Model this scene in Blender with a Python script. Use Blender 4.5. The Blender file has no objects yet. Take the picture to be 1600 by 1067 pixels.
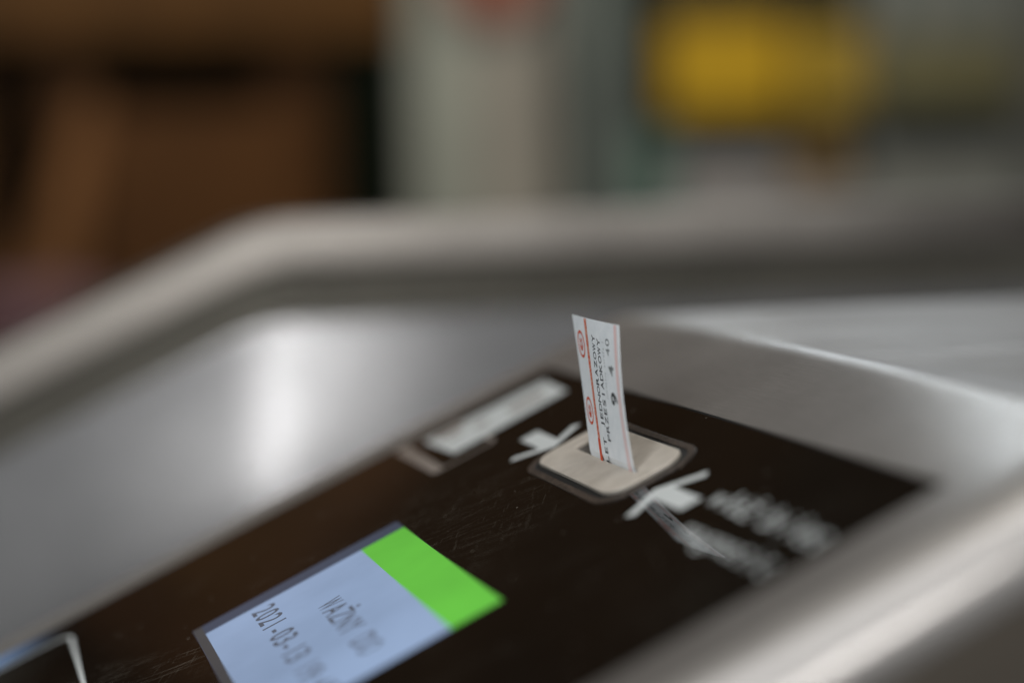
import bpy, bmesh, math, random
from mathutils import Vector, Matrix
from mathutils.geometry import tessellate_polygon
random.seed(7)
sc = bpy.context.scene
C = sc.collection
TH = math.radians(24.3)           # slope of the validator's reading panel
CT, ST = math.cos(TH), math.sin(TH)
Z0 = 1.0                          # height of the panel's reference point above the floor (m)
MM = 0.001

def P(x, y, z):
    """panel coordinates (mm: across, up the slope, out of the glass) -> world metres"""
    return Vector((x*MM, (y*CT - z*ST)*MM, (y*ST + z*CT)*MM + Z0))
def Wd(x, h, v):
    """gate coordinates (mm: across, along, up) -> world metres"""
    return Vector((x*MM, h*MM, v*MM + Z0))

# ------------------------------------------------------------------ materials
def mat(name, base=(.5,.5,.5), rough=.5, metal=0., **kw):
    m = bpy.data.materials.new(name); m.use_nodes = True
    b = m.node_tree.nodes['Principled BSDF']
    b.inputs['Base Color'].default_value = (*base, 1)
    b.inputs['Roughness'].default_value = rough
    b.inputs['Metallic'].default_value = metal
    for k, v in kw.items():
        i = b.inputs[k.replace('_', ' ')]
        i.default_value = (*v, 1) if isinstance(v, tuple) else v
    return m, m.node_tree, b
def node(nt, t, **kw):
    n = nt.nodes.new(t)
    for k, v in kw.items(): setattr(n, k, v)
    return n
def objco(nt, scale=(1,1,1), rot=(0,0,0)):
    tc = node(nt, 'ShaderNodeTexCoord'); mp = node(nt, 'ShaderNodeMapping')
    mp.inputs['Scale'].default_value = scale; mp.inputs['Rotation'].default_value = rot
    nt.links.new(tc.outputs['Object'], mp.inputs['Vector'])
    return mp.outputs['Vector']
def noise(nt, vec, scale, detail=3, rough=.55):
    n = node(nt, 'ShaderNodeTexNoise'); n.inputs['Scale'].default_value = scale
    n.inputs['Detail'].default_value = detail; n.inputs['Roughness'].default_value = rough
    nt.links.new(vec, n.inputs['Vector']); return n.outputs['Fac']
def ramp(nt, fac, stops):
    r = node(nt, 'ShaderNodeValToRGB'); e = r.color_ramp.elements
    while len(e) < len(stops): e.new(.5)
    for k, (p, c) in enumerate(stops):
        e[k].position = p; e[k].color = (*c, 1) if len(c) == 3 else c
    nt.links.new(fac, r.inputs['Fac']); return r.outputs['Color']
def g(v): return (v, v, v)
def bump(nt, b, h, strength, dist=.0002):
    n = node(nt, 'ShaderNodeBump'); n.inputs['Strength'].default_value = strength
    n.inputs['Distance'].default_value = dist
    nt.links.new(h, n.inputs['Height']); nt.links.new(n.outputs['Normal'], b.inputs['Normal'])

def steel(name, base, rough, aniso, tangent, grain, bstr=.12, spread=.06, broad=.55, mix=.5):
    """worn brushed sheet: a crisp reflection and a broad satin one mixed, with brushing lines, smears and wipe marks"""
    m, nt, b = mat(name, base, rough, 1.0)
    b2 = node(nt, 'ShaderNodeBsdfPrincipled'); b2.inputs['Metallic'].default_value = 1.0
    cx = node(nt, 'ShaderNodeCombineXYZ')
    for i in range(3): cx.inputs[i].default_value = tangent[i]
    slope = tangent[1] != 0
    n1 = noise(nt, objco(nt, grain, (-TH, 0, 0) if slope else (0, 0, 0)), 1.0, 4, .6)
    n2 = noise(nt, objco(nt, (9, 9, 9)), 1.0, 3)
    n3 = noise(nt, objco(nt, (26, 26, 26)), 1.0, 5, .6)
    nt.links.new(ramp(nt, n2, [(.3, g(rough-spread)), (.7, g(rough+spread))]), b.inputs['Roughness'])
    b2.inputs['Roughness'].default_value = broad
    mx = node(nt, 'ShaderNodeMixRGB', blend_type='MULTIPLY'); mx.inputs['Fac'].default_value = .35
    mx.inputs['Color1'].default_value = (*base, 1)
    nt.links.new(ramp(nt, n1, [(.3, g(.62)), (.7, g(1))]), mx.inputs['Color2'])
    mx2 = node(nt, 'ShaderNodeMixRGB', blend_type='MULTIPLY'); mx2.inputs['Fac'].default_value = .5
    nt.links.new(mx.outputs[0], mx2.inputs['Color1'])
    nt.links.new(ramp(nt, n3, [(.35, g(.72)), (.65, g(1))]), mx2.inputs['Color2'])
    bp = node(nt, 'ShaderNodeBump'); bp.inputs['Strength'].default_value = bstr; bp.inputs['Distance'].default_value = .0002
    nt.links.new(n1, bp.inputs['Height'])
    for q in (b, b2):
        q.inputs['Anisotropic'].default_value = aniso
        nt.links.new(cx.outputs[0], q.inputs['Tangent']); nt.links.new(mx2.outputs[0], q.inputs['Base Color'])
        nt.links.new(bp.outputs[0], q.inputs['Normal'])
    ms = node(nt, 'ShaderNodeMixShader'); ms.inputs[0].default_value = mix
    nt.links.new(b.outputs[0], ms.inputs[1]); nt.links.new(b2.outputs[0], ms.inputs[2])
    nt.links.new(ms.outputs[0], nt.nodes['Material Output'].inputs['Surface'])
    return m

M = {}
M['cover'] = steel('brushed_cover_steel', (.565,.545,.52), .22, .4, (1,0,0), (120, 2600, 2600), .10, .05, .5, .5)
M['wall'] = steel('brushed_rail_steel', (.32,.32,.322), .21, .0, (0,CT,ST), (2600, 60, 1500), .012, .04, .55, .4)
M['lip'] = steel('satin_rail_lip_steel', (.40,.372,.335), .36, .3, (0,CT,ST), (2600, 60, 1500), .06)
M['plate'], nt, b = mat('cast_slot_plate', (.60,.535,.45), .5, .55)
n = noise(nt, objco(nt, (1,1,1)), 2600, 2); bump(nt, b, n, .12, .0001)
nt.links.new(ramp(nt, noise(nt, objco(nt), 160, 4), [(.3, (.58,.525,.45)), (.7, (.72,.66,.575))]), b.inputs['Base Color'])
M['groove'] = mat('black_groove', (.004,.004,.004), .6)[0]
M['ring'], nt, b = mat('worn_brown_ring', (.075,.058,.045), .42)
nt.links.new(ramp(nt, noise(nt, objco(nt), 900, 4), [(.35, (.022,.016,.012)), (.6, (.06,.046,.036)), (.75, (.11,.075,.05))]), b.inputs['Base Color'])
M['print'] = mat('white_print_under_glass', (.60,.63,.62), .06)[0]
M['print_dim'] = mat('grey_print_under_glass', (.25,.22,.195), .08)[0]
M['gasket'] = mat('black_rubber_gasket', (.006,.006,.006), .55)[0]

# black glass: near-black, glossy, with handling scratches, smears and dust
m, nt, b = mat('scratched_black_glass', (.004,.0035,.003), .025)
b.inputs['IOR'].default_value = 1.8
def scratch(ang, sx, sy, lo, hi, seed):
    v = objco(nt, (sx, sy, sy), (-TH, 0, 0))
    mp = node(nt, 'ShaderNodeMapping'); mp.inputs['Rotation'].default_value = (0, 0, ang); mp.inputs['Location'].default_value = (seed, seed*.7, 0)
    tc = node(nt, 'ShaderNodeTexCoord'); nt.links.new(tc.outputs['Object'], mp.inputs['Vector'])
    m2 = node(nt, 'ShaderNodeMapping'); m2.inputs['Scale'].default_value = (sx, sy, 60)
    nt.links.new(mp.outputs[0], m2.inputs['Vector'])
    return ramp(nt, noise(nt, m2.outputs[0], 1, 2, .5), [(lo, g(0)), (hi, g(1))])
def combine(a, c, op='MAXIMUM'):
    x = node(nt, 'ShaderNodeMath', operation=op); nt.links.new(a, x.inputs[0])
    if isinstance(c, float): x.inputs[1].default_value = c
    else: nt.links.new(c, x.inputs[1])
    return x.outputs[0]
s1 = scratch(math.radians(-58), 55, 5200, .655, .72, 3.1)
s2 = scratch(math.radians(-84), 75, 6000, .675, .74, 9.3)
s3 = scratch(math.radians(25), 110, 6000, .68, .74, 5.7)
patch = ramp(nt, noise(nt, objco(nt), 16, 3), [(.50, g(.03)), (.68, g(1))])
# heavier wear toward the card reader end of the panel
tc = node(nt, 'ShaderNodeTexCoord'); sp = node(nt, 'ShaderNodeSeparateXYZ'); nt.links.new(tc.outputs['Object'], sp.inputs[0])
mr = node(nt, 'ShaderNodeMapRange'); mr.inputs['From Min'].default_value = -.02; mr.inputs['From Max'].default_value = -.10
mr.inputs['To Min'].default_value = .25; mr.inputs['To Max'].default_value = 1.0
nt.links.new(sp.outputs['Y'], mr.inputs['Value'])
sc_all = combine(combine(combine(combine(s1, s2), s3), patch, 'MULTIPLY'), mr.outputs[0], 'MULTIPLY')
vo = node(nt, 'ShaderNodeTexVoronoi'); vo.inputs['Scale'].default_value = 300
nt.links.new(objco(nt), vo.inputs['Vector'])
dots = ramp(nt, vo.outputs['Distance'], [(.045, g(1)), (.085, g(0))])
sepc = node(nt, 'ShaderNodeSeparateColor'); nt.links.new(vo.outputs['Color'], sepc.inputs[0])
keep = ramp(nt, sepc.outputs[0], [(.55, g(0)), (.95, g(.9))])
dust = combine(dots, keep, 'MULTIPLY')
haze = ramp(nt, noise(nt, objco(nt), 45, 5), [(.45, g(0)), (.8, g(.005))])
allm = combine(combine(sc_all, dust), haze)
mx = node(nt, 'ShaderNodeMixRGB'); nt.links.new(allm, mx.inputs['Fac'])
mx.inputs['Color1'].default_value = (.004,.0035,.003,1); mx.inputs['Color2'].default_value = (.36,.33,.27,1)
nt.links.new(mx.outputs[0], b.inputs['Base Color'])
nt.links.new(ramp(nt, allm, [(0, g(.022)), (1, g(.35))]), b.inputs['Roughness'])
M['glass'] = m

def lcd(name, col, strength, base=(.02,.02,.025)):
    m, nt, b = mat(name, base, .05)
    b.inputs['Emission Color'].default_value = (*col, 1); b.inputs['Emission Strength'].default_value = strength
    f = ramp(nt, noise(nt, objco(nt), 17, 4), [(.3, tuple(c*.80 for c in col)), (.7, tuple(min(1, c*1.10) for c in col))])
    nt.links.new(f, b.inputs['Emission Color'])
    return m
M['lcd_blue'] = lcd('lit_screen_blue', (.285,.39,.585), .92)
M['lcd_green'] = lcd('lit_screen_green', (.125,.53,.045), .95)
M['lcd_edge'] = lcd('screen_edge', (.045,.062,.10), .9)
M['lcd_ink'] = mat('screen_ink', (.03,.035,.05), .1, Emission_Color=(.07,.082,.105), Emission_Strength=1.)[0]
M['lcd_grey'] = lcd('screen_edge_grey', (.055,.058,.06), .9)
M['glow'] = lcd('painted_blue_glow', (.12,.23,.45), .8)

# paper ticket
m, nt, b = mat('ticket_paper', (.72,.745,.76), .62)
nt.links.new(ramp(nt, noise(nt, objco(nt), 420, 4), [(.3, (.66,.69,.71)), (.7, (.75,.77,.785))]), b.inputs['Base Color'])
b.inputs['Subsurface Weight'].default_value = .0
M['paper'] = m
m, nt, b = mat('ticket_red_pattern', (.62,.10,.035), .6)
br = node(nt, 'ShaderNodeTexNoise'); br.inputs['Scale'].default_value = 1700; br.inputs['Detail'].default_value = 1
nt.links.new(objco(nt), br.inputs['Vector'])
nt.links.new(ramp(nt, br.outputs['Fac'], [(.40, (.58,.085,.03)), (.60, (.62,.34,.26))]), b.inputs['Base Color'])
M['red_pat'] = m
M['red'] = mat('ticket_red', (.58,.075,.025), .6)[0]
M['pink'] = mat('ticket_pink', (.72,.50,.48), .6)[0]
M['ink'] = mat('ticket_ink', (.03,.033,.036), .6)[0]
M['ink_faint'] = mat('ticket_faint_ink', (.42,.44,.45), .6)[0]
M['ink_soft'] = mat('ticket_soft_ink', (.14,.15,.15), .6)[0]

# ------------------------------------------------------------------ mesh helpers
def link(name, bm, material, parent=None, smooth=False, bevel=None, recalc=True):
    me = bpy.data.meshes.new(name)
    if recalc: bmesh.ops.recalc_face_normals(bm, faces=bm.faces)
    bm.to_mesh(me); bm.free()
    o = bpy.data.objects.new(name, me); C.objects.link(o)
    me.materials.append(material)
    if smooth:
        for p in me.polygons: p.use_smooth = True
    if bevel:
        md = o.modifiers.new('bevel', 'BEVEL'); md.width = bevel[0]; md.segments = bevel[1]; md.limit_method = 'ANGLE'; md.angle_limit = math.radians(40)
        md.harden_normals = False
    if parent is not None:
        o.parent = parent; o.matrix_parent_inverse = Matrix.Translation(-parent.location)
    return o
def tag(o, label=None, cat=None, group=None, kind=None):
    if label: o['label'] = label
    if cat: o['category'] = cat
    if group: o['group'] = group
    if kind: o['kind'] = kind
    return o
def empty(name, loc):
    o = bpy.data.objects.new(name, None); o.location = loc; o.empty_display_size = .05; C.objects.link(o); return o

def prism(outer, holes, z0, z1, mp=P, bm=None):
    """2-D outline (with holes) -> solid between z0 and z1"""
    bm = bm or bmesh.new()
    loops = [outer] + list(holes); flat = [p for l in loops for p in l]
    tris = tessellate_polygon([[Vector((p[0], p[1], 0)) for p in l] for l in loops])
    top = [bm.verts.new(mp(p[0], p[1], z1)) for p in flat]
    bot = [bm.verts.new(mp(p[0], p[1], z0)) for p in flat]
    for t in tris:
        bm.faces.new([top[i] for i in t]); bm.faces.new([bot[i] for i in reversed(t)])
    k = 0
    for l in loops:
        n = len(l)
        for i in range(n):
            a, c = k+i, k+(i+1) % n
            bm.faces.new([top[a], top[c], bot[c], bot[a]])
        k += n
    return bm
def rrect(x0, y0, x1, y1, r, n=6):
    pts = []
    for cx, cy, a0 in ((x1-r, y1-r, 0), (x0+r, y1-r, 90), (x0+r, y0+r, 180), (x1-r, y0+r, 270)):
        for i in range(n+1):
            a = math.radians(a0 + 90*i/n); pts.append((cx+r*math.cos(a), cy+r*math.sin(a)))
    return pts
def rect(x0, y0, x1, y1): return [(x0,y0),(x1,y0),(x1,y1),(x0,y1)]
def thick_line(pts, w, z, mp=P, bm=None, closed=False, hgt=.02):
    """flat ribbon following pts"""
    bm = bm or bmesh.new(); n = len(pts); V = []
    for i in range(n):
        p = Vector(pts[i])
        a = Vector(pts[i-1]) if (i > 0 or closed) else None
        c = Vector(pts[(i+1) % n]) if (i < n-1 or closed) else None
        d = ((p-a).normalized() if a is not None else Vector((0,0))) + ((c-p).normalized() if c is not None else Vector((0,0)))
        d.normalize(); nn = Vector((-d.y, d.x))
        k = 1.0
        if a is not None and c is not None:
            k = 1/max(.5, nn.dot(Vector((-(p-a).normalized().y, (p-a).normalized().x))))
        V.append((bm.verts.new(mp(*(p+nn*w/2*k), z)), bm.verts.new(mp(*(p-nn*w/2*k), z))))
    for i in range(n if closed else n-1):
        a, c = V[i], V[(i+1) % n]
        bm.faces.new([a[0], c[0], c[1], a[1]])
    return bm

_glyphs = {}
def glyph(ch, wt=0.0):
    key = (ch, wt)
    if key not in _glyphs:
        cu = bpy.data.curves.new('glyph', 'FONT'); cu.body = ch; cu.size = 1; cu.resolution_u = 4; cu.offset = wt
        o = bpy.data.objects.new('glyph', cu); C.objects.link(o)
        dg = bpy.context.evaluated_depsgraph_get(); dg.update()
        me = bpy.data.meshes.new_from_object(o.evaluated_get(dg))
        vs = [tuple(v.co[:2]) for v in me.vertices]; fs = [tuple(p.vertices) for p in me.polygons]
        xs = [v[0] for v in vs] or [0]
        _glyphs[key] = (vs, fs, min(xs), max(xs))
        bpy.data.objects.remove(o); bpy.data.curves.remove(cu); bpy.data.meshes.remove(me)
    return _glyphs[key]
def lettering(txt, adv, cap, mp, fill=.8, bm=None, wt=0.0):
    """fixed-pitch lettering; mp(s, t) maps along / up (mm) to world"""
    bm = bm or bmesh.new()
    for i, ch in enumerate(txt):
        if ch == ' ': continue
        vs, fs, x0, x1 = glyph(ch, wt)
        w = max(x1-x0, .05); narrow = ch in "1-.:,Iil'"
        s = (adv*fill/w) if not narrow else min(adv*fill/w, cap/.72)
        s = min(s, cap/.72*1.2)
        if ch == '-': s = adv*.5/w
        off = i*adv + (adv - w*s)/2
        vv = [bm.verts.new(mp(off + (v[0]-x0)*s, v[1]*cap/.72)) for v in vs]
        for f in fs:
            try: bm.faces.new([vv[k] for k in f])
            except ValueError: pass
    return bm

# ------------------------------------------------------------------ the ticket gate
gate = empty('ticket_gate', (0, 0, 0))
tag(gate, 'brushed stainless steel ticket gate with sloping black glass panel and raised side rail', 'ticket gate')

# cover sheet: sloping deck that folds level behind the ridge, rounded down at both long sides, hole for the glass
GX0, GX1, GY0, GY1 = -116.9, 111.0, -225.0, 27.3
RIDGE = 58.0
path = []                                       # (h, v, nh, nv, y or None)
for y in (-420, -330, GY0-.7, -160, -90, -30, 0, GY1+.7, 40, 47, 51):
    path.append((y*CT, y*ST, -ST, CT, y))
R = 18.0                                        # fold radius at the ridge (convex)
T = R*math.tan(TH/2)
hc, vc = (RIDGE-T)*CT + R*ST, (RIDGE-T)*ST - R*CT
for i in range(7):
    a = TH*(1-i/6); path.append((hc - R*math.sin(a), vc + R*math.cos(a), -math.sin(a), math.cos(a), None))
hl, vl = path[-1][0], path[-1][1]
for dh in (6, 20, 60, 130, 230, 420): path.append((hl+dh, vl, 0, 1, None))
LEVEL = vl
xs = []                                         # (x, drop along normal, vertical drop)
def fold(xe, s, R2):
    o = []
    for i in range(8):
        a = math.pi/2*i/7; o.append((xe + s*(R2*math.sin(a) - R2), R2*(1-math.cos(a)), 0))
    return o
left = [(-138.5, 7, 330)] + [p for p in reversed(fold(-138.5, -1, 7))]
XR = 136.5
right = [p for p in fold(XR, 1, 11)]
# nearly flat shoulder right of the glass
cols = left + [(GX0-.7, 0, 0), (-60, 0, 0), (0, 0, 0), (60, 0, 0), (GX1+.7, 0, 0)] + [(116, .03, 0)] + right + [(XR, 11, 3)]
bm = bmesh.new()
grid = [[bm.verts.new(Wd(x, p[0]-p[2]*d, p[1]-p[3]*d-vd)) for (x, d, vd) in cols] for p in path]
for i in range(len(path)-1):
    for j in range(len(cols)-1):
        y0, y1 = path[i][4], path[i+1][4]
        if y0 is not None and y1 is not None and y0 >= GY0-.8 and y1 <= GY1+.8 and cols[j][0] >= GX0-.8 and cols[j+1][0] <= GX1+.8: continue
        bm.faces.new([grid[i][j], grid[i+1][j], grid[i+1][j+1], grid[i][j+1]])
# turned-down lip of the sheet round the opening
for a, c in (((GX0-.7, GY0-.7), (GX1+.7, GY0-.7)), ((GX1+.7, GY0-.7), (GX1+.7, GY1+.7)), ((GX1+.7, GY1+.7), (GX0-.7, GY1+.7)), ((GX0-.7, GY1+.7), (GX0-.7, GY0-.7))):
    bm.faces.new([bm.verts.new(P(*a, -.02)), bm.verts.new(P(*c, -.02)), bm.verts.new(P(*c, -3)), bm.verts.new(P(*a, -3))])
link('cover_sheet', bm, M['cover'], gate, smooth=True)

M['side'] = steel('shaded_side_steel', (.30,.265,.22), .42, .2, (0,CT,ST), (2600, 60, 1500), .03)  # steel darkened to paint in the dim reflection on the near side
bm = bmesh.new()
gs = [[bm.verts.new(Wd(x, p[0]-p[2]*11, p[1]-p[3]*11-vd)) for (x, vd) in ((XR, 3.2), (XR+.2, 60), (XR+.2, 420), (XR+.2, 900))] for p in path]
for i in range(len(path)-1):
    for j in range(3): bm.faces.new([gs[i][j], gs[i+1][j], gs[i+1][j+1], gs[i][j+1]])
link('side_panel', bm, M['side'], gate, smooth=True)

# raised far rail, one bent profile along the same slope then level
KH, KV = -10.0, 50.0
RX = -400.0                                      # inner face of the rail lip
rp = []
for h in (-480, -300, -200, -120, -80): rp.append((h, KV+(h-KH)*math.tan(TH)))
for i in range(7):                               # softened kink
    t = i/6; a = Vector((KH-16, KV-16*math.tan(TH))); k = Vector((KH, KV)); c = Vector((KH+16, KV))
    q = a*(1-t)**2 + k*2*t*(1-t) + c*t*t; rp.append((q.x, q.y))
for h in (60, 140, 240, 420): rp.append((h, KV))
prof_lip = [(RX-6, -21.6), (RX+3.3, -20.6)]
for i in range(5):
    a = math.radians(-90 + 90*i/4); prof_lip.append((RX+1.5*math.cos(a)+3.2, -19.1+1.5*math.sin(a)))
for i in range(7):
    a = math.radians(90*i/6); prof_lip.append((RX-2.5+2.5*math.cos(a), -2.5+2.5*math.sin(a)))
prof_lip += [(RX-22, 0), (RX-40, -.2)]
for i in range(5):
    a = math.radians(90+90*i/4); prof_lip.append((RX-42+4*math.cos(a), -4.2+4*math.sin(a)))
prof_lip += [(RX-46, -40), (RX-46, -820)]
def sweep(prof, pth, bm):
    gr = [[bm.verts.new(Wd(x, h, v+dv)) for (x, dv) in prof] for (h, v) in pth]
    for i in range(len(pth)-1):
        for j in range(len(prof)-1):
            bm.faces.new([gr[i][j], gr[i+1][j], gr[i+1][j+1], gr[i][j+1]])
    return gr
bm = bmesh.new(); gl = sweep(prof_lip, rp, bm)
for e in (gl[0], gl[-1]): bm.faces.new(e)
link('rail_lip', bm, M['lip'], gate, smooth=True)
TW_ = math.tan(math.radians(11.5))               # below the groove the wall leans out into the trough
prof_groove = [(RX-6, -21.6), (RX-6, -33), (RX-6, -43)]
prof_wall = [(RX-6, -43), (RX-5.8, -45), (RX-5, -48)] + [(RX-5+TW_*d, -48-d) for d in (4, 20, 50, 90, 140, 200, 270)]
M['groovesteel'] = steel('shaded_groove_steel', (.25,.237,.20), .3, .0, (0,CT,ST), (2600, 60, 1500), .03)  # steel darkened to paint in the shade under the lip
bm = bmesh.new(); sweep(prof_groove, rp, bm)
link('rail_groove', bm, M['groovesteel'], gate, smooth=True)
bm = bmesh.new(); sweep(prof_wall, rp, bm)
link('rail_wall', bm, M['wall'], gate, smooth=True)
# bottom of the trough between the rail wall and the raised cover
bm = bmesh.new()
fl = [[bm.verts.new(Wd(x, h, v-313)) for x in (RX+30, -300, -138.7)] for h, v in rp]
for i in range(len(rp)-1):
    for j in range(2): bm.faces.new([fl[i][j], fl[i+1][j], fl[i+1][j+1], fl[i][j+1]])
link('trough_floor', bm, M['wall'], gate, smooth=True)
bm = bmesh.new()
hh = -420*CT
q = [Wd(-190, hh-2, -820), Wd(XR, hh-2, -999), Wd(XR, hh-2, -420*ST-12), Wd(-139, hh-2, -420*ST-12), Wd(RX-44, hh-2, -420*ST-12)]
q[0] = Wd(RX-44, hh-2, -999)
bm.faces.new([bm.verts.new(v) for v in q])
link('end_panel', bm, M['cover'], gate)

# black glass, its gasket and the opening under the ticket slot
SX0, SX1, SY0, SY1 = -22.4, 19.7, 3.06, 6.4
bm = prism(rect(GX0, GY0, GX1, GY1), [rect(SX0-.5, SY0-.5, SX1+.5, SY1+.5)], -4, -.0)
glass = link('glass_panel', bm, M['glass'], gate)
bm = prism(rect(GX0-.68, GY0-.68, GX1+.68, GY1+.68), [rect(GX0+.02, GY0+.02, GX1-.02, GY1-.02)], -4, -.35)
link('gasket', bm, M['gasket'], gate)

def under(name, bm, m): return link(name, bm, m, glass)
Zp = .04
# left pictogram: pale ticket over a reader outline
tk = prism([(-106.5,-14.5),(-78,-13.5),(-80.3,21.2),(-103.0,22.0)], [], .01, Zp+.05)
pic = under('ticket_symbol', tk, M['print'])
bm = bmesh.new()
prism([(-93.6,7),(-87.4,7),(-87.4,17.5),(-93.6,17.5)], [], Zp, Zp+.09, bm=bm)
prism([(-94.5,-3),(-90.5,-3),(-90.5,1.2),(-94.5,1.2)], [], Zp, Zp+.09, bm=bm)
prism([(-104.2,-12),(-99.5,-12),(-99.5,-3.5),(-104.2,-3.5)], [], Zp, Zp+.09, bm=bm)
prism([(-96,-10.5),(-93.6,-10.5),(-93.6,-6.5),(-96,-6.5)], [], Zp, Zp+.09, bm=bm)
link('symbol_mark', bm, M['print_dim'], glass)
bm = thick_line(rrect(-112.3, -19.8, -69.2, -4, 2.2), 1.3, Zp, closed=True)
prism(rrect(-113.3, -22.0, -68.4, -18.6, 1.4, 3), [], .01, Zp+.01, bm=bm)
under('symbol_outline', bm, M['print_dim'])
# arrows pointing at the slot from both sides
def arrow(tipx, backx, tailx, s, name):
    bm = bmesh.new()
    w = 1.7
    thick_line([(backx, -7.2), (tipx, 1.9), (backx, 11.0)], w*1.6, Zp, bm=bm)
    prism(rect(*( (tailx, -.6, tipx-1*s, 4.4) if s > 0 else (tipx-1*s, -.6, tailx, 4.4))), [], .005, Zp-.01, bm=bm)
    return under(name, bm, M['print'])
arrow(-36.5, -43.6, -56.8, 1, 'arrow_symbol')
arrow(35.5, 41.8, 54.0, -1, 'arrow_symbol')
# two lines of white lettering right of the arrow
def on_panel(x0, y0, z=Zp): return lambda s, t: P(x0+s, y0+t, z)
under('lettering', lettering('włóż bilet', 5.1, 6.3, on_panel(57, 3.4), .86), M['print'])
under('lettering', lettering('magnetic', 5.2, 5.6, on_panel(65, -6.4), .86), M['print'])
# reader zone outline at the user's end, and a blue glow painted along the glass edge
bm = thick_line(rrect(-103.0, -200, 96, -119.6, 6, 8), 1.1, Zp, closed=True)
under('reader_outline', bm, M['print'])
# blue reflection along the glass edge, painted in as a glowing strip
m, nt, b = mat('painted_blue_glow', (.004,.0035,.003), .05)
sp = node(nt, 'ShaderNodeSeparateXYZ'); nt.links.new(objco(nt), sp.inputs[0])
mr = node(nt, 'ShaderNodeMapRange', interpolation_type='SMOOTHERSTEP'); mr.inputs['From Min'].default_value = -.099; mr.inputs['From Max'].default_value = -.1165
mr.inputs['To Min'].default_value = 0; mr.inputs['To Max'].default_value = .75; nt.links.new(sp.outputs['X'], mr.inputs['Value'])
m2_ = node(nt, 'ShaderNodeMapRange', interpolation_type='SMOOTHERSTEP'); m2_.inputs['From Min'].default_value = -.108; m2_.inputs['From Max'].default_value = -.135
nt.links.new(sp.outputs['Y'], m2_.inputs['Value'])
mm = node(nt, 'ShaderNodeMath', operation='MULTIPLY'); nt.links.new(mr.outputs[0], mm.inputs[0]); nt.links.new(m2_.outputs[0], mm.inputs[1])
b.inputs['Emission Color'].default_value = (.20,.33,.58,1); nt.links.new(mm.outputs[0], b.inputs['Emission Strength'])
under('painted_glow', prism(rect(-116.7, -200, -98.5, -116), [], .002, .012), m)
# lit display
disp = under('display', prism(rect(-43.9, -92.4, 49.3, -38.6), [], .003, .02), M['lcd_edge'])
def ondisp(name, bm, m):
    return link(name, bm, m, glass)
ondisp('screen', prism(rect(-36.0, -90.1, 49.25, -50.0), [], .015, .045), M['lcd_blue'])
ondisp('status_bar', prism(rect(-36.0, -49.98, 49.25, -38.65), [], .015, .046), M['lcd_green'])
ondisp('screen_lettering', lettering('WAŻNY DO', 5.95, 5.6, on_panel(-10.8, -66.6, .07), .86, wt=.014), M['lcd_ink'])
ondisp('screen_lettering', lettering('2021-03-13 19:45', 5.05, 5.8, on_panel(-32.6, -79.0, .07), .82, wt=.014), M['lcd_ink'])
ondisp('screen_edge', prism(rect(-43.8, -92.3, 49.2, -90.12), [], .015, .03), M['lcd_grey'])

# slot: ring, groove, cast plate with the opening, dark throat
X0, X1, Y0, Y1 = -29.8, 25.5, -5.3, 13.8
def oct_(d, r): return rrect(X0-d, Y0-d, X1+d, Y1+d, r, 5)
thru = rect(SX0-.3, SY0-.3, SX1+.3, SY1+.3)
link('slot_ring', prism(oct_(3.2, 8.2), [oct_(1.5, 7)], -.5, .28), M['ring'], gate, bevel=(.0002, 2))
link('slot_groove', prism(oct_(1.48, 6.98), [thru], -.5, .05), M['groove'], gate)
PT = .95
SLOT = [(SX0, SY0), (SX1, SY0), (SX1, SY0+.7), (7, SY1), (SX0, SY1)]
plate = link('slot_plate', prism(rrect(X0, Y0, X1, Y1, 6.0, 7), [SLOT], .06, PT), M['plate'], gate, bevel=(.00028, 3))
bm = bmesh.new()
a = [P(x, y, .06) for x, y in SLOT]; c = [P(x, y, -16) for x, y in SLOT]
va = [bm.verts.new(v) for v in a]; vb = [bm.verts.new(v) for v in c]
for i in range(5): bm.faces.new([va[i], va[(i+1) % 5], vb[(i+1) % 5], vb[i]])
bm.faces.new(vb)
link('slot_throat', bm, mat('dark_throat', (.16,.145,.125), .6)[0], gate)

# ------------------------------------------------------------------ the paper ticket
tb = P(4, 3.0, .9)
ticket = None
B, BR, TL, TR = Vector((-10, 2.95, .6)), Vector((19.5, 2.95, .6)), Vector((-19.0, 15.2, 29.5)), Vector((10.7, 15.8, 28.6))
tn = (BR-B).cross(TL-B).normalized()            # towards the user
if tn.y > 0: tn = -tn
def tk(u, v, off=0.0):
    a = B.lerp(BR, u); c = TL.lerp(TR, u); q = a + (c-a)*v
    bow = 1.0*math.sin(math.pi*max(0, min(1, v)))*(u-.2) + .35*math.sin(math.pi*u)
    q = q + tn*(off + bow*(1 if v > 0 else 0))
    return q
def tkw(u, v, off=0.0): q = tk(u, v, off); return P(q.x, q.y, q.z)
TW, THT = 29.8, 33.0                            # mm
bm = bmesh.new(); NU, NV = 14, 22
vs = [-.30 + 1.30*j/NV for j in range(NV+1)]
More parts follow.
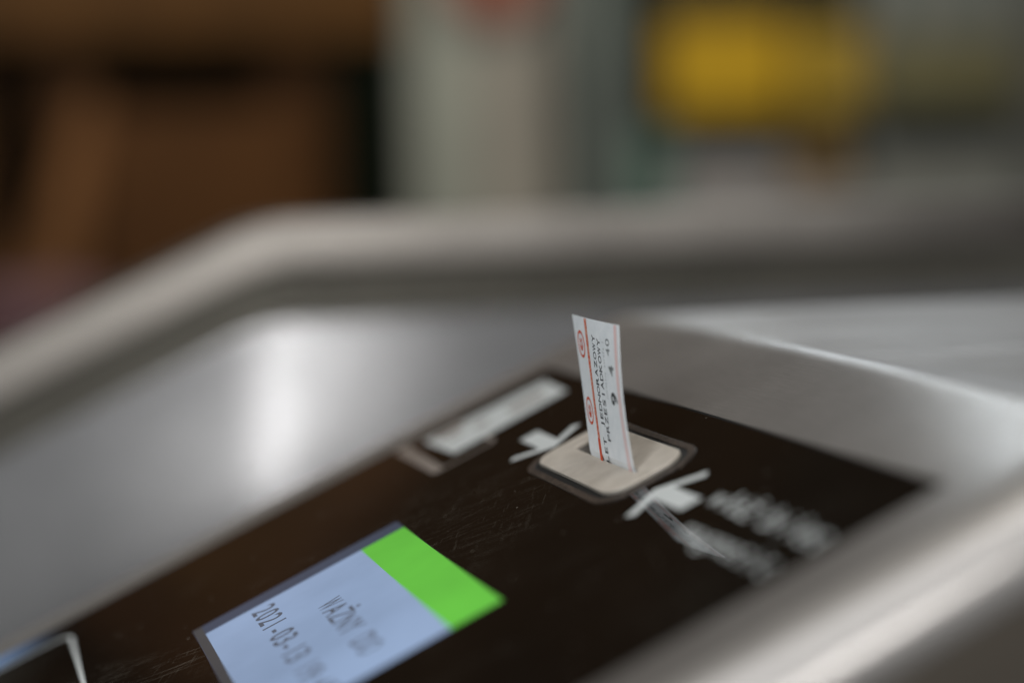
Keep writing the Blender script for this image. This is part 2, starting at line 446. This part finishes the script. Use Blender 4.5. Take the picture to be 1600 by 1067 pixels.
# inside the slot the paper drops straight down into the throat
def tkfull(u, v, off):
    if v >= 0: return tkw(u, v, off)
    q = B.lerp(BR, u); return P(q.x - v*4, q.y + .25 + tn.y*off, q.z + v*36)
fr = [[bm.verts.new(tkfull(i/NU, v, .04)) for i in range(NU+1)] for v in vs]
bk = [[bm.verts.new(tkfull(i/NU, v, -.10)) for i in range(NU+1)] for v in vs]
for j in range(NV):
    for i in range(NU):
        bm.faces.new([fr[j][i], fr[j][i+1], fr[j+1][i+1], fr[j+1][i]])
        bm.faces.new([bk[j][i], bk[j+1][i], bk[j+1][i+1], bk[j][i+1]])
for j in range(NV):
    bm.faces.new([fr[j][0], fr[j+1][0], bk[j+1][0], bk[j][0]]); bm.faces.new([fr[j][NU], bk[j][NU], bk[j+1][NU], fr[j+1][NU]])
for i in range(NU):
    bm.faces.new([fr[NV][i], fr[NV][i+1], bk[NV][i+1], bk[NV][i]]); bm.faces.new([fr[0][i], bk[0][i], bk[0][i+1], fr[0][i+1]])
ticket = link('paper_ticket', bm, M['paper'])
tag(ticket, 'narrow white paper ticket with red emblems and stripe standing in the slot', 'ticket')
def tpart(name, bm, m): return link(name, bm, m, ticket)
OF = .075
def strip(u0, u1, v0, v1, off=OF, n=20):
    bm = bmesh.new()
    r = [[bm.verts.new(tkw(u, v0+(v1-v0)*j/n, off)) for u in (u0, (u0+u1)/2, u1)] for j in range(n+1)]
    for j in range(n):
        for i in range(2): bm.faces.new([r[j][i], r[j][i+1], r[j+1][i+1], r[j+1][i]])
    return bm
tpart('stripe', strip(.283, .338, .165, .997), M['red_pat'])
tpart('stripe', strip(.279, .337, .002, .163), M['red'])
tpart('edge_band', strip(.905, .955, .0, .996), M['pink'])
# red ring emblems
def emblem(uc, vc, ru, rv):
    bm = bmesh.new(); n = 36
    ring = []
    for k in range(n):
        a = 2*math.pi*k/n
        ring.append([bm.verts.new(tkw(uc+ru*s*math.cos(a), vc+rv*s*math.sin(a), OF)) for s in (.80, 1.0)])
    for k in range(n):
        a, c = ring[k], ring[(k+1) % n]; bm.faces.new([a[0], a[1], c[1], c[0]])
    def poly(pts):
        bm.faces.new([bm.verts.new(tkw(uc+ru*x, vc+rv*y, OF+.01)) for x, y in pts])
    poly([(-.42,-.02),(-.36,-.28),(-.12,-.48),(.16,-.50),(.36,-.30),(.42,.02),(.16,-.10),(-.10,-.14)])
    poly([(-.30,-.02),(-.16,-.10),(-.14,.30),(-.22,.44),(-.34,.40)])
    poly([(.10,-.10),(.32,.0),(.34,.28),(.20,.46),(.02,.36),(.18,.28),(.20,.12)])
    poly([(-.04,.16),(.08,.12),(.10,.28),(-.02,.32)])
    return bm
for vc_ in (.803, .335):
    tpart('emblem', emblem(.148, vc_, .090, .098), M['red'])
def up_ticket(u0, v0): return lambda s, t: tkw(u0 - t/TW, v0 + s/THT, OF)
tpart('lettering', lettering('LET JEDNORAZOWY', .89*THT/15, 2.1, up_ticket(.497, .008), .9, wt=.012), M['ink'])
tpart('lettering', lettering('PRZESIADKOWY', .715*THT/12, 2.1, up_ticket(.608, .165), .9, wt=.012), M['ink'])
tpart('small_lettering', lettering('normalny strefa 1', .40*THT/17, 1.2, up_ticket(.685, .47), .75), M['ink_faint'])
tpart('price_lettering', lettering('9', 4.8, 3.7, up_ticket(.875, .41), .95, wt=.025), M['ink'])
tpart('price_lettering', lettering('4', 3.6, 3.0, up_ticket(.855, .62), .95, wt=.02), M['ink_soft'])
tpart('price_lettering', lettering('40', 2.2, 2.3, up_ticket(.80, .765), .85), M['ink_soft'])

# ------------------------------------------------------------------ background, about 5 m away
CAM = Vector((.40513, -.13315, Z0+.06462))
WX = Vector((0.27514, -0.07329, 0.95861)); WH = Vector((0.96106, 0.04753, -0.27221)); WV = Vector((-0.02561, 0.99618, 0.08351))
F = 3055.957
def BG(u, v, d):
    """where a thing stood in the hall: read off the photograph at distance d"""
    c = Vector(((u-800)/F, -(v-533.5)/F, -1))*d
    return CAM + Vector((WX.dot(c), WH.dot(c), WV.dot(c)))
def bgmat(name, col, rough=.6, var=.25, sc_=4):
    m, nt, b = mat(name, col, rough); b.inputs['Specular IOR Level'].default_value = .12
    nt.links.new(ramp(nt, noise(nt, objco(nt), sc_, 4), [(.3, tuple(c*(1-var) for c in col)), (.7, tuple(min(1, c*(1+var)) for c in col))]), b.inputs['Base Color'])
    return m
def yh(u, d): return BG(u, 300, d).y
def zv(v, d): return max(.0, BG(800, v, d).z)
def xd(d): return BG(500, 300, d).x
def box(bm, x0, x1, y0, y1, z0, z1):
    vs = [bm.verts.new((x, y, z)) for x in (x0, x1) for y in (y0, y1) for z in (z0, z1)]
    for f in ((0,1,3,2),(4,6,7,5),(0,4,5,1),(2,3,7,6),(0,2,6,4),(1,5,7,3)): bm.faces.new([vs[i] for i in f])
    return bm
D = 5.0
XF = xd(D)                                       # front plane of the background
def slab(name, u0, u1, v0, v1, m, parent=None, x=0, depth=.05, bev=.006):
    """board between picture columns/rows on the front plane moved by x towards the gate"""
    bm = box(bmesh.new(), XF+x-depth, XF+x, yh(u0, D), yh(u1, D), zv(v1, D), zv(v0, D))
    return link(name, bm, m, parent, bevel=(bev, 2))

floor_bm = bmesh.new()
floor_bm.faces.new([floor_bm.verts.new(v) for v in ((-12,-12,0),(4,-12,0),(4,12,0),(-12,12,0))])
m, nt, b = mat('terrazzo', (.10,.095,.085), .35)
nt.links.new(ramp(nt, noise(nt, objco(nt), 60, 4), [(.35, (.06,.055,.05)), (.65, (.14,.13,.12))]), b.inputs['Base Color'])
tag(link('floor', floor_bm, m), kind='structure')

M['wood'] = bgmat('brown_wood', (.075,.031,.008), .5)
M['wood_light'] = bgmat('light_brown_wood', (.165,.075,.026), .5)
M['wood_top'] = bgmat('orange_brown_wood', (.078,.035,.008), .5)
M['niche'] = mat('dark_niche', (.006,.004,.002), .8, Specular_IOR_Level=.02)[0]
M['black'] = bgmat('black_green_paint', (.005,.007,.004), .6)
M['black'].node_tree.nodes['Principled BSDF'].inputs['Specular IOR Level'].default_value = .02
M['pale'] = bgmat('pale_green_grey_panel', (.30,.315,.265), .6, .1)
M['pale2'] = bgmat('warm_grey_panel', (.30,.28,.235), .6, .1)
M['wallc'] = bgmat('grey_hall_wall', (.24,.245,.215), .7, .15, 2)
M['yellow'] = bgmat('yellow_panel', (.52,.32,.02), .5, .1)
M['yellow2'] = bgmat('faded_yellow_panel', (.42,.28,.035), .5, .2)
M['dark'] = bgmat('dark_grey_casing', (.018,.022,.018), .5)
M['teal'] = bgmat('teal_panel', (.10,.16,.13), .5)
M['teal_grey'] = bgmat('teal_grey_paint', (.16,.185,.165), .5)
M['lav'] = bgmat('lavender_grey', (.30,.285,.27), .5, .1)
M['orange'] = bgmat('orange_brown_label', (.26,.16,.05), .5)
M['signred'] = bgmat('red_sign_face', (.27,.105,.07), .5, .1)
M['mauve'] = bgmat('mauve_cloth', (.13,.075,.085), .8)

wall = empty('hall_wall', (XF-.9, .8, 0))
tag(wall, 'grey hall wall far behind the gate, blurred, with a pale skirting', 'wall')
dw = D+.9; xw = xd(D)-.9
link('wall_panel', box(bmesh.new(), xw-.1, xw, -2.5, 4.5, 0, 1.85), M['wallc'], wall)
link('dark_reflection_panel', box(bmesh.new(), xw-.1, xw+.01, -2.5, 4.5, 1.852, 3.4), bgmat('dark_brown_reflection', (.045,.024,.010), .8), wall)  # unseen, added dark so the glass reflects a deep brown
link('skirting', box(bmesh.new(), xw, xw+.03, -2.5, 4.5, 0, .12), M['lav'], wall, bevel=(.005, 2))

kiosk = empty('wooden_kiosk', (XF-.3, yh(250, D), 0))
tag(kiosk, 'brown wooden kiosk with a dark niche and orange brown head board at left', 'kiosk')
link('body', box(bmesh.new(), XF-.6, XF-.06, yh(-420, D), yh(545, D), 0, zv(-420, D)), M['wood'], kiosk, bevel=(.01, 2))
slab('head_board', -300, 640, -330, 58, M['wood_top'], kiosk, x=.06)
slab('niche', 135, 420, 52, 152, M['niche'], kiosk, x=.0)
slab('front_panel', 140, 470, 160, 640, M['wood'], kiosk, x=.01)
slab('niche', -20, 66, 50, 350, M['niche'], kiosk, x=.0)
# slanting pale board leaning in front
bm = bmesh.new()
q = [(118,150),(150,150),(108,470),(8,470)]
f = [bm.verts.new((XF+.05, BG(u, v, D).y, BG(u, v, D).z)) for u, v in q]; k = [bm.verts.new((XF+.02, w.co.y, w.co.z)) for w in f]
bm.faces.new(f); bm.faces.new(k[::-1])
for i in range(4): bm.faces.new([f[i], k[i], k[(i+1) % 4], f[(i+1) % 4]])
link('slanted_board', bm, M['wood_light'], kiosk)
slab('counter', -300, 545, 505, 540, M['wood_light'], kiosk, x=.32, depth=.36)

pillar = slab('dark_pillar', 530, 646, 40, 1200, M['black'], None, x=.02, depth=.2)
tag(pillar, 'blackish narrow pillar between the brown kiosk and the pale column', 'pillar')
col = empty('pale_column', (XF, yh(760, D), 0))
tag(col, 'pale grey green column under the red sign', 'column')
bmc = box(bmesh.new(), XF-.3, XF, yh(655, D), yh(905, D), 0, zv(-300, D))
link('shaft', bmc, M['pale'], col, bevel=(.02, 3))
slab('panel', 765, 890, 0, 1200, M['pale2'], col, x=.012, depth=.012)

sign = empty('red_sign', (XF+.05, yh(790, D), zv(-40, D)))
tag(sign, 'round red sign at the top edge above the pale column', 'sign')
bm = bmesh.new(); cy, cz, rr = yh(795, D), zv(-58, D), .14
for xx in (XF+.03, XF+.07): pass
ra = [bm.verts.new((XF+.07, cy+rr*math.cos(2*math.pi*k/40), cz+rr*math.sin(2*math.pi*k/40))) for k in range(40)]
rb = [bm.verts.new((XF+.03, v.co.y, v.co.z)) for v in ra]
bm.faces.new(ra); bm.faces.new(rb[::-1])
for k in range(40): bm.faces.new([ra[k], rb[k], rb[(k+1) % 40], ra[(k+1) % 40]])
link('face', bm, M['signred'], sign, bevel=(.004, 2))
link('bracket', box(bmesh.new(), XF, XF+.03, cy-.03, cy+.03, cz-.05, cz+.05), M['dark'], sign)

mach = empty('vending_machine', (XF-.2, yh(1260, D), 0))
tag(mach, 'dark machine with a wide bright yellow panel and teal lower parts at right', 'machine')
link('casing', box(bmesh.new(), XF-.5, XF-.02, yh(1035, D), yh(1475, D), 0, zv(-160, D)), M['dark'], mach, bevel=(.015, 3))
slab('yellow_panel', 1100, 1325, 28, 178, M['yellow'], mach, x=.02)
slab('yellow_panel', 1350, 1465, 36, 176, M['yellow2'], mach, x=.02)['label'] = 'narrower faded yellow panel'
slab('lower_panel', 1120, 1330, 258, 700, M['lav'], mach, x=.01)
slab('side_panel', 1040, 1110, 214, 700, M['teal'], mach, x=.012)
slab('tray', 1335, 1425, 226, 300, M['orange'], mach, x=.03)
slab('lower_panel', 1335, 1466, 306, 700, M['lav'], mach, x=.01)
cab = empty('pale_cabinet', (XF-.2, yh(1580, D), 0))
tag(cab, 'pale grey cabinet with a dull olive strip right of the dark machine', 'cabinet')
link('body', box(bmesh.new(), XF-.4, XF-.03, yh(1480, D), yh(1790, D), 0, zv(-200, D)), M['wallc'], cab, bevel=(.012, 3))
slab('yellow_strip', 1490, 1780, 60, 165, bgmat('olive_strip', (.17,.155,.075), .5), cab, x=.0)
for a_ in (1500, 1610, 1720): slab('slat', a_, a_+36, -200, 52, M['teal_grey'], cab, x=.0)
slab('dark_band', 1485, 1785, 178, 235, M['dark'], cab, x=.0)
post = slab('teal_post', 965, 1030, -200, 1200, M['teal_grey'], None, x=-.05, depth=.08)
tag(post, 'slim teal grey post left of the yellow panelled machine', 'post')

# mauve bag lying on the kiosk counter
bm = bmesh.new()
bmesh.ops.create_uvsphere(bm, u_segments=24, v_segments=14, radius=1)
for v in bm.verts:
    x, y, z = v.co; s = lambda t: math.copysign(abs(t)**.6, t)
    v.co = Vector((s(x)*.10, s(y)*.19*(1-.15*z), s(z)*.075 + .01*math.sin(9*y)))
cyb = yh(40, D)
for v in bm.verts: v.co += Vector((XF+.18, cyb, zv(505, D)+.075))
bag = link('cloth_bag', bm, M['mauve'], smooth=True)
tag(bag, 'mauve cloth bag lying on the kiosk counter at the left edge', 'bag')

# ------------------------------------------------------------------ light
w = bpy.data.worlds.new('World'); sc.world = w; w.use_nodes = True
nt = w.node_tree; bg = nt.nodes['Background']; bg.inputs['Strength'].default_value = 1.0
# soft indoor surround: dim brown hall ahead, paler open hall behind and overhead
tc = node(nt, 'ShaderNodeTexCoord'); sp = node(nt, 'ShaderNodeSeparateXYZ'); nt.links.new(tc.outputs['Generated'], sp.inputs[0])
def mrange(src, a, c):
    r = node(nt, 'ShaderNodeMapRange', interpolation_type='SMOOTHSTEP'); r.inputs['From Min'].default_value = a; r.inputs['From Max'].default_value = c
    nt.links.new(src, r.inputs['Value']); return r.outputs['Result']
mx = node(nt, 'ShaderNodeMixRGB'); nt.links.new(mrange(sp.outputs['X'], -.2, .6), mx.inputs['Fac'])
mx.inputs['Color1'].default_value = (.022, .014, .008, 1)
nt.links.new(ramp(nt, sp.outputs['Z'], [(0, (.23,.232,.235)), (.36, (.225,.225,.225)), (.56, (.08,.075,.07)), (.8, (.12,.115,.11))]), mx.inputs['Color2'])
m2 = node(nt, 'ShaderNodeMixRGB'); nt.links.new(mrange(sp.outputs['Z'], .45, .9), m2.inputs['Fac'])
nt.links.new(mx.outputs[0], m2.inputs['Color1']); m2.inputs['Color2'].default_value = (.30, .285, .26, 1)
m3 = node(nt, 'ShaderNodeMixRGB'); nt.links.new(mrange(sp.outputs['Z'], -.28, -.10), m3.inputs['Fac'])
m3.inputs['Color1'].default_value = (.045, .038, .03, 1); nt.links.new(m2.outputs[0], m3.inputs['Color2'])
nt.links.new(m3.outputs[0], bg.inputs['Color'])
def area(name, loc, target, sx, sy, power, col=(1,1,1), spread=180):
    l = bpy.data.lights.new(name, 'AREA'); l.shape = 'RECTANGLE'; l.size = sx; l.size_y = sy; l.energy = power; l.color = col
    l.spread = math.radians(spread)
    o = bpy.data.objects.new(name, l); C.objects.link(o); o.location = loc
    o.rotation_euler = (Vector(target)-Vector(loc)).to_track_quat('-Z', 'Y').to_euler(); return o
G0 = (0, 0, Z0)
area('gate_light', (.1, .5, 3.0), G0, 1.2, .8, 9, (1,.96,.91))
area('fold_stripe_light', (1.0, -.7, 3.1), (.9, -.6, 0), 3.2, 1.6, 20, (.95,.96,1))  # added soft overhead light that brightens the rounded near fold
area('gate_light', (1.1, -1.7, 2.1), G0, .9, .6, 27, (.93,.97,1))  # added key light, hung low to brighten the ticket face
area('steel_sheen_light', (-2.35, .74, 2.32), G0, .09, .18, .7, (.86,.94,1))  # unseen small light placed for the pale sheen on the cover
area('steel_sheen_light', (-2.6, 1.07, 1.82), G0, .16, .16, .6, (.84,.93,1))  # added light for the glint on the ridge fold
area('steel_sheen_light', (-2.1, 1.25, 2.3), G0, .5, .4, 1.3, (.78,.89,1))  # added bluish light for the level steel behind the ridge
def wall_streak_light(x, h0, v0, h1, v1, width, power):
    """unseen upright light added behind the camera to streak the rail wall"""
    l = bpy.data.lights.new('wall_streak_light', 'AREA'); l.shape = 'RECTANGLE'; l.energy = power; l.color = (1, .985, .985)
    o = bpy.data.objects.new('wall_streak_light', l); C.objects.link(o)
    a, c = Vector((x, h0, Z0+v0)), Vector((x, h1, Z0+v1)); y = (a-c).normalized(); z = Vector((1, 0, 0))
    l.size = width; l.size_y = (a-c).length
    o.matrix_world = Matrix.Translation((a+c)/2) @ Matrix((y.cross(z), y, z)).transposed().to_4x4()
wall_streak_light(2.6, .54, 1.27, .32, .80, .20, 4.8)  # unseen lights added to draw the bright streak on the rail wall
wall_streak_light(2.6, .27, .71, .06, .50, .24, 3.2)
wall_streak_light(2.7, .32, 1.12, .04, .50, .55, 3.6)  # wide faint light added to broaden the streak
area('hall_lamp', (-2.8, .8, 3.1), (XF, 1.2, 1.2), 2.4, .8, 45, (1,.93,.84))
area('steel_sheen_light', (-2.1, 1.25, 2.3), G0, .5, .4, 2.5, (.80,.90,1))  # another bluish light added for the level steel

# ------------------------------------------------------------------ camera
cd = bpy.data.cameras.new('camera'); cam = bpy.data.objects.new('camera', cd); C.objects.link(cam); sc.camera = cam
cd.sensor_width = 36; cd.lens = F/1600*36; cd.clip_start = .02; cd.clip_end = 100
rot = Matrix((WX, WH, WV))
cam.matrix_world = Matrix.Translation(CAM) @ rot.to_4x4()
cd.dof.use_dof = True; cd.dof.focus_distance = .4315; cd.dof.aperture_fstop = 3.5; cd.dof.aperture_blades = 0
sc.view_settings.view_transform = 'Standard'; sc.view_settings.look = 'None'; sc.view_settings.exposure = 0
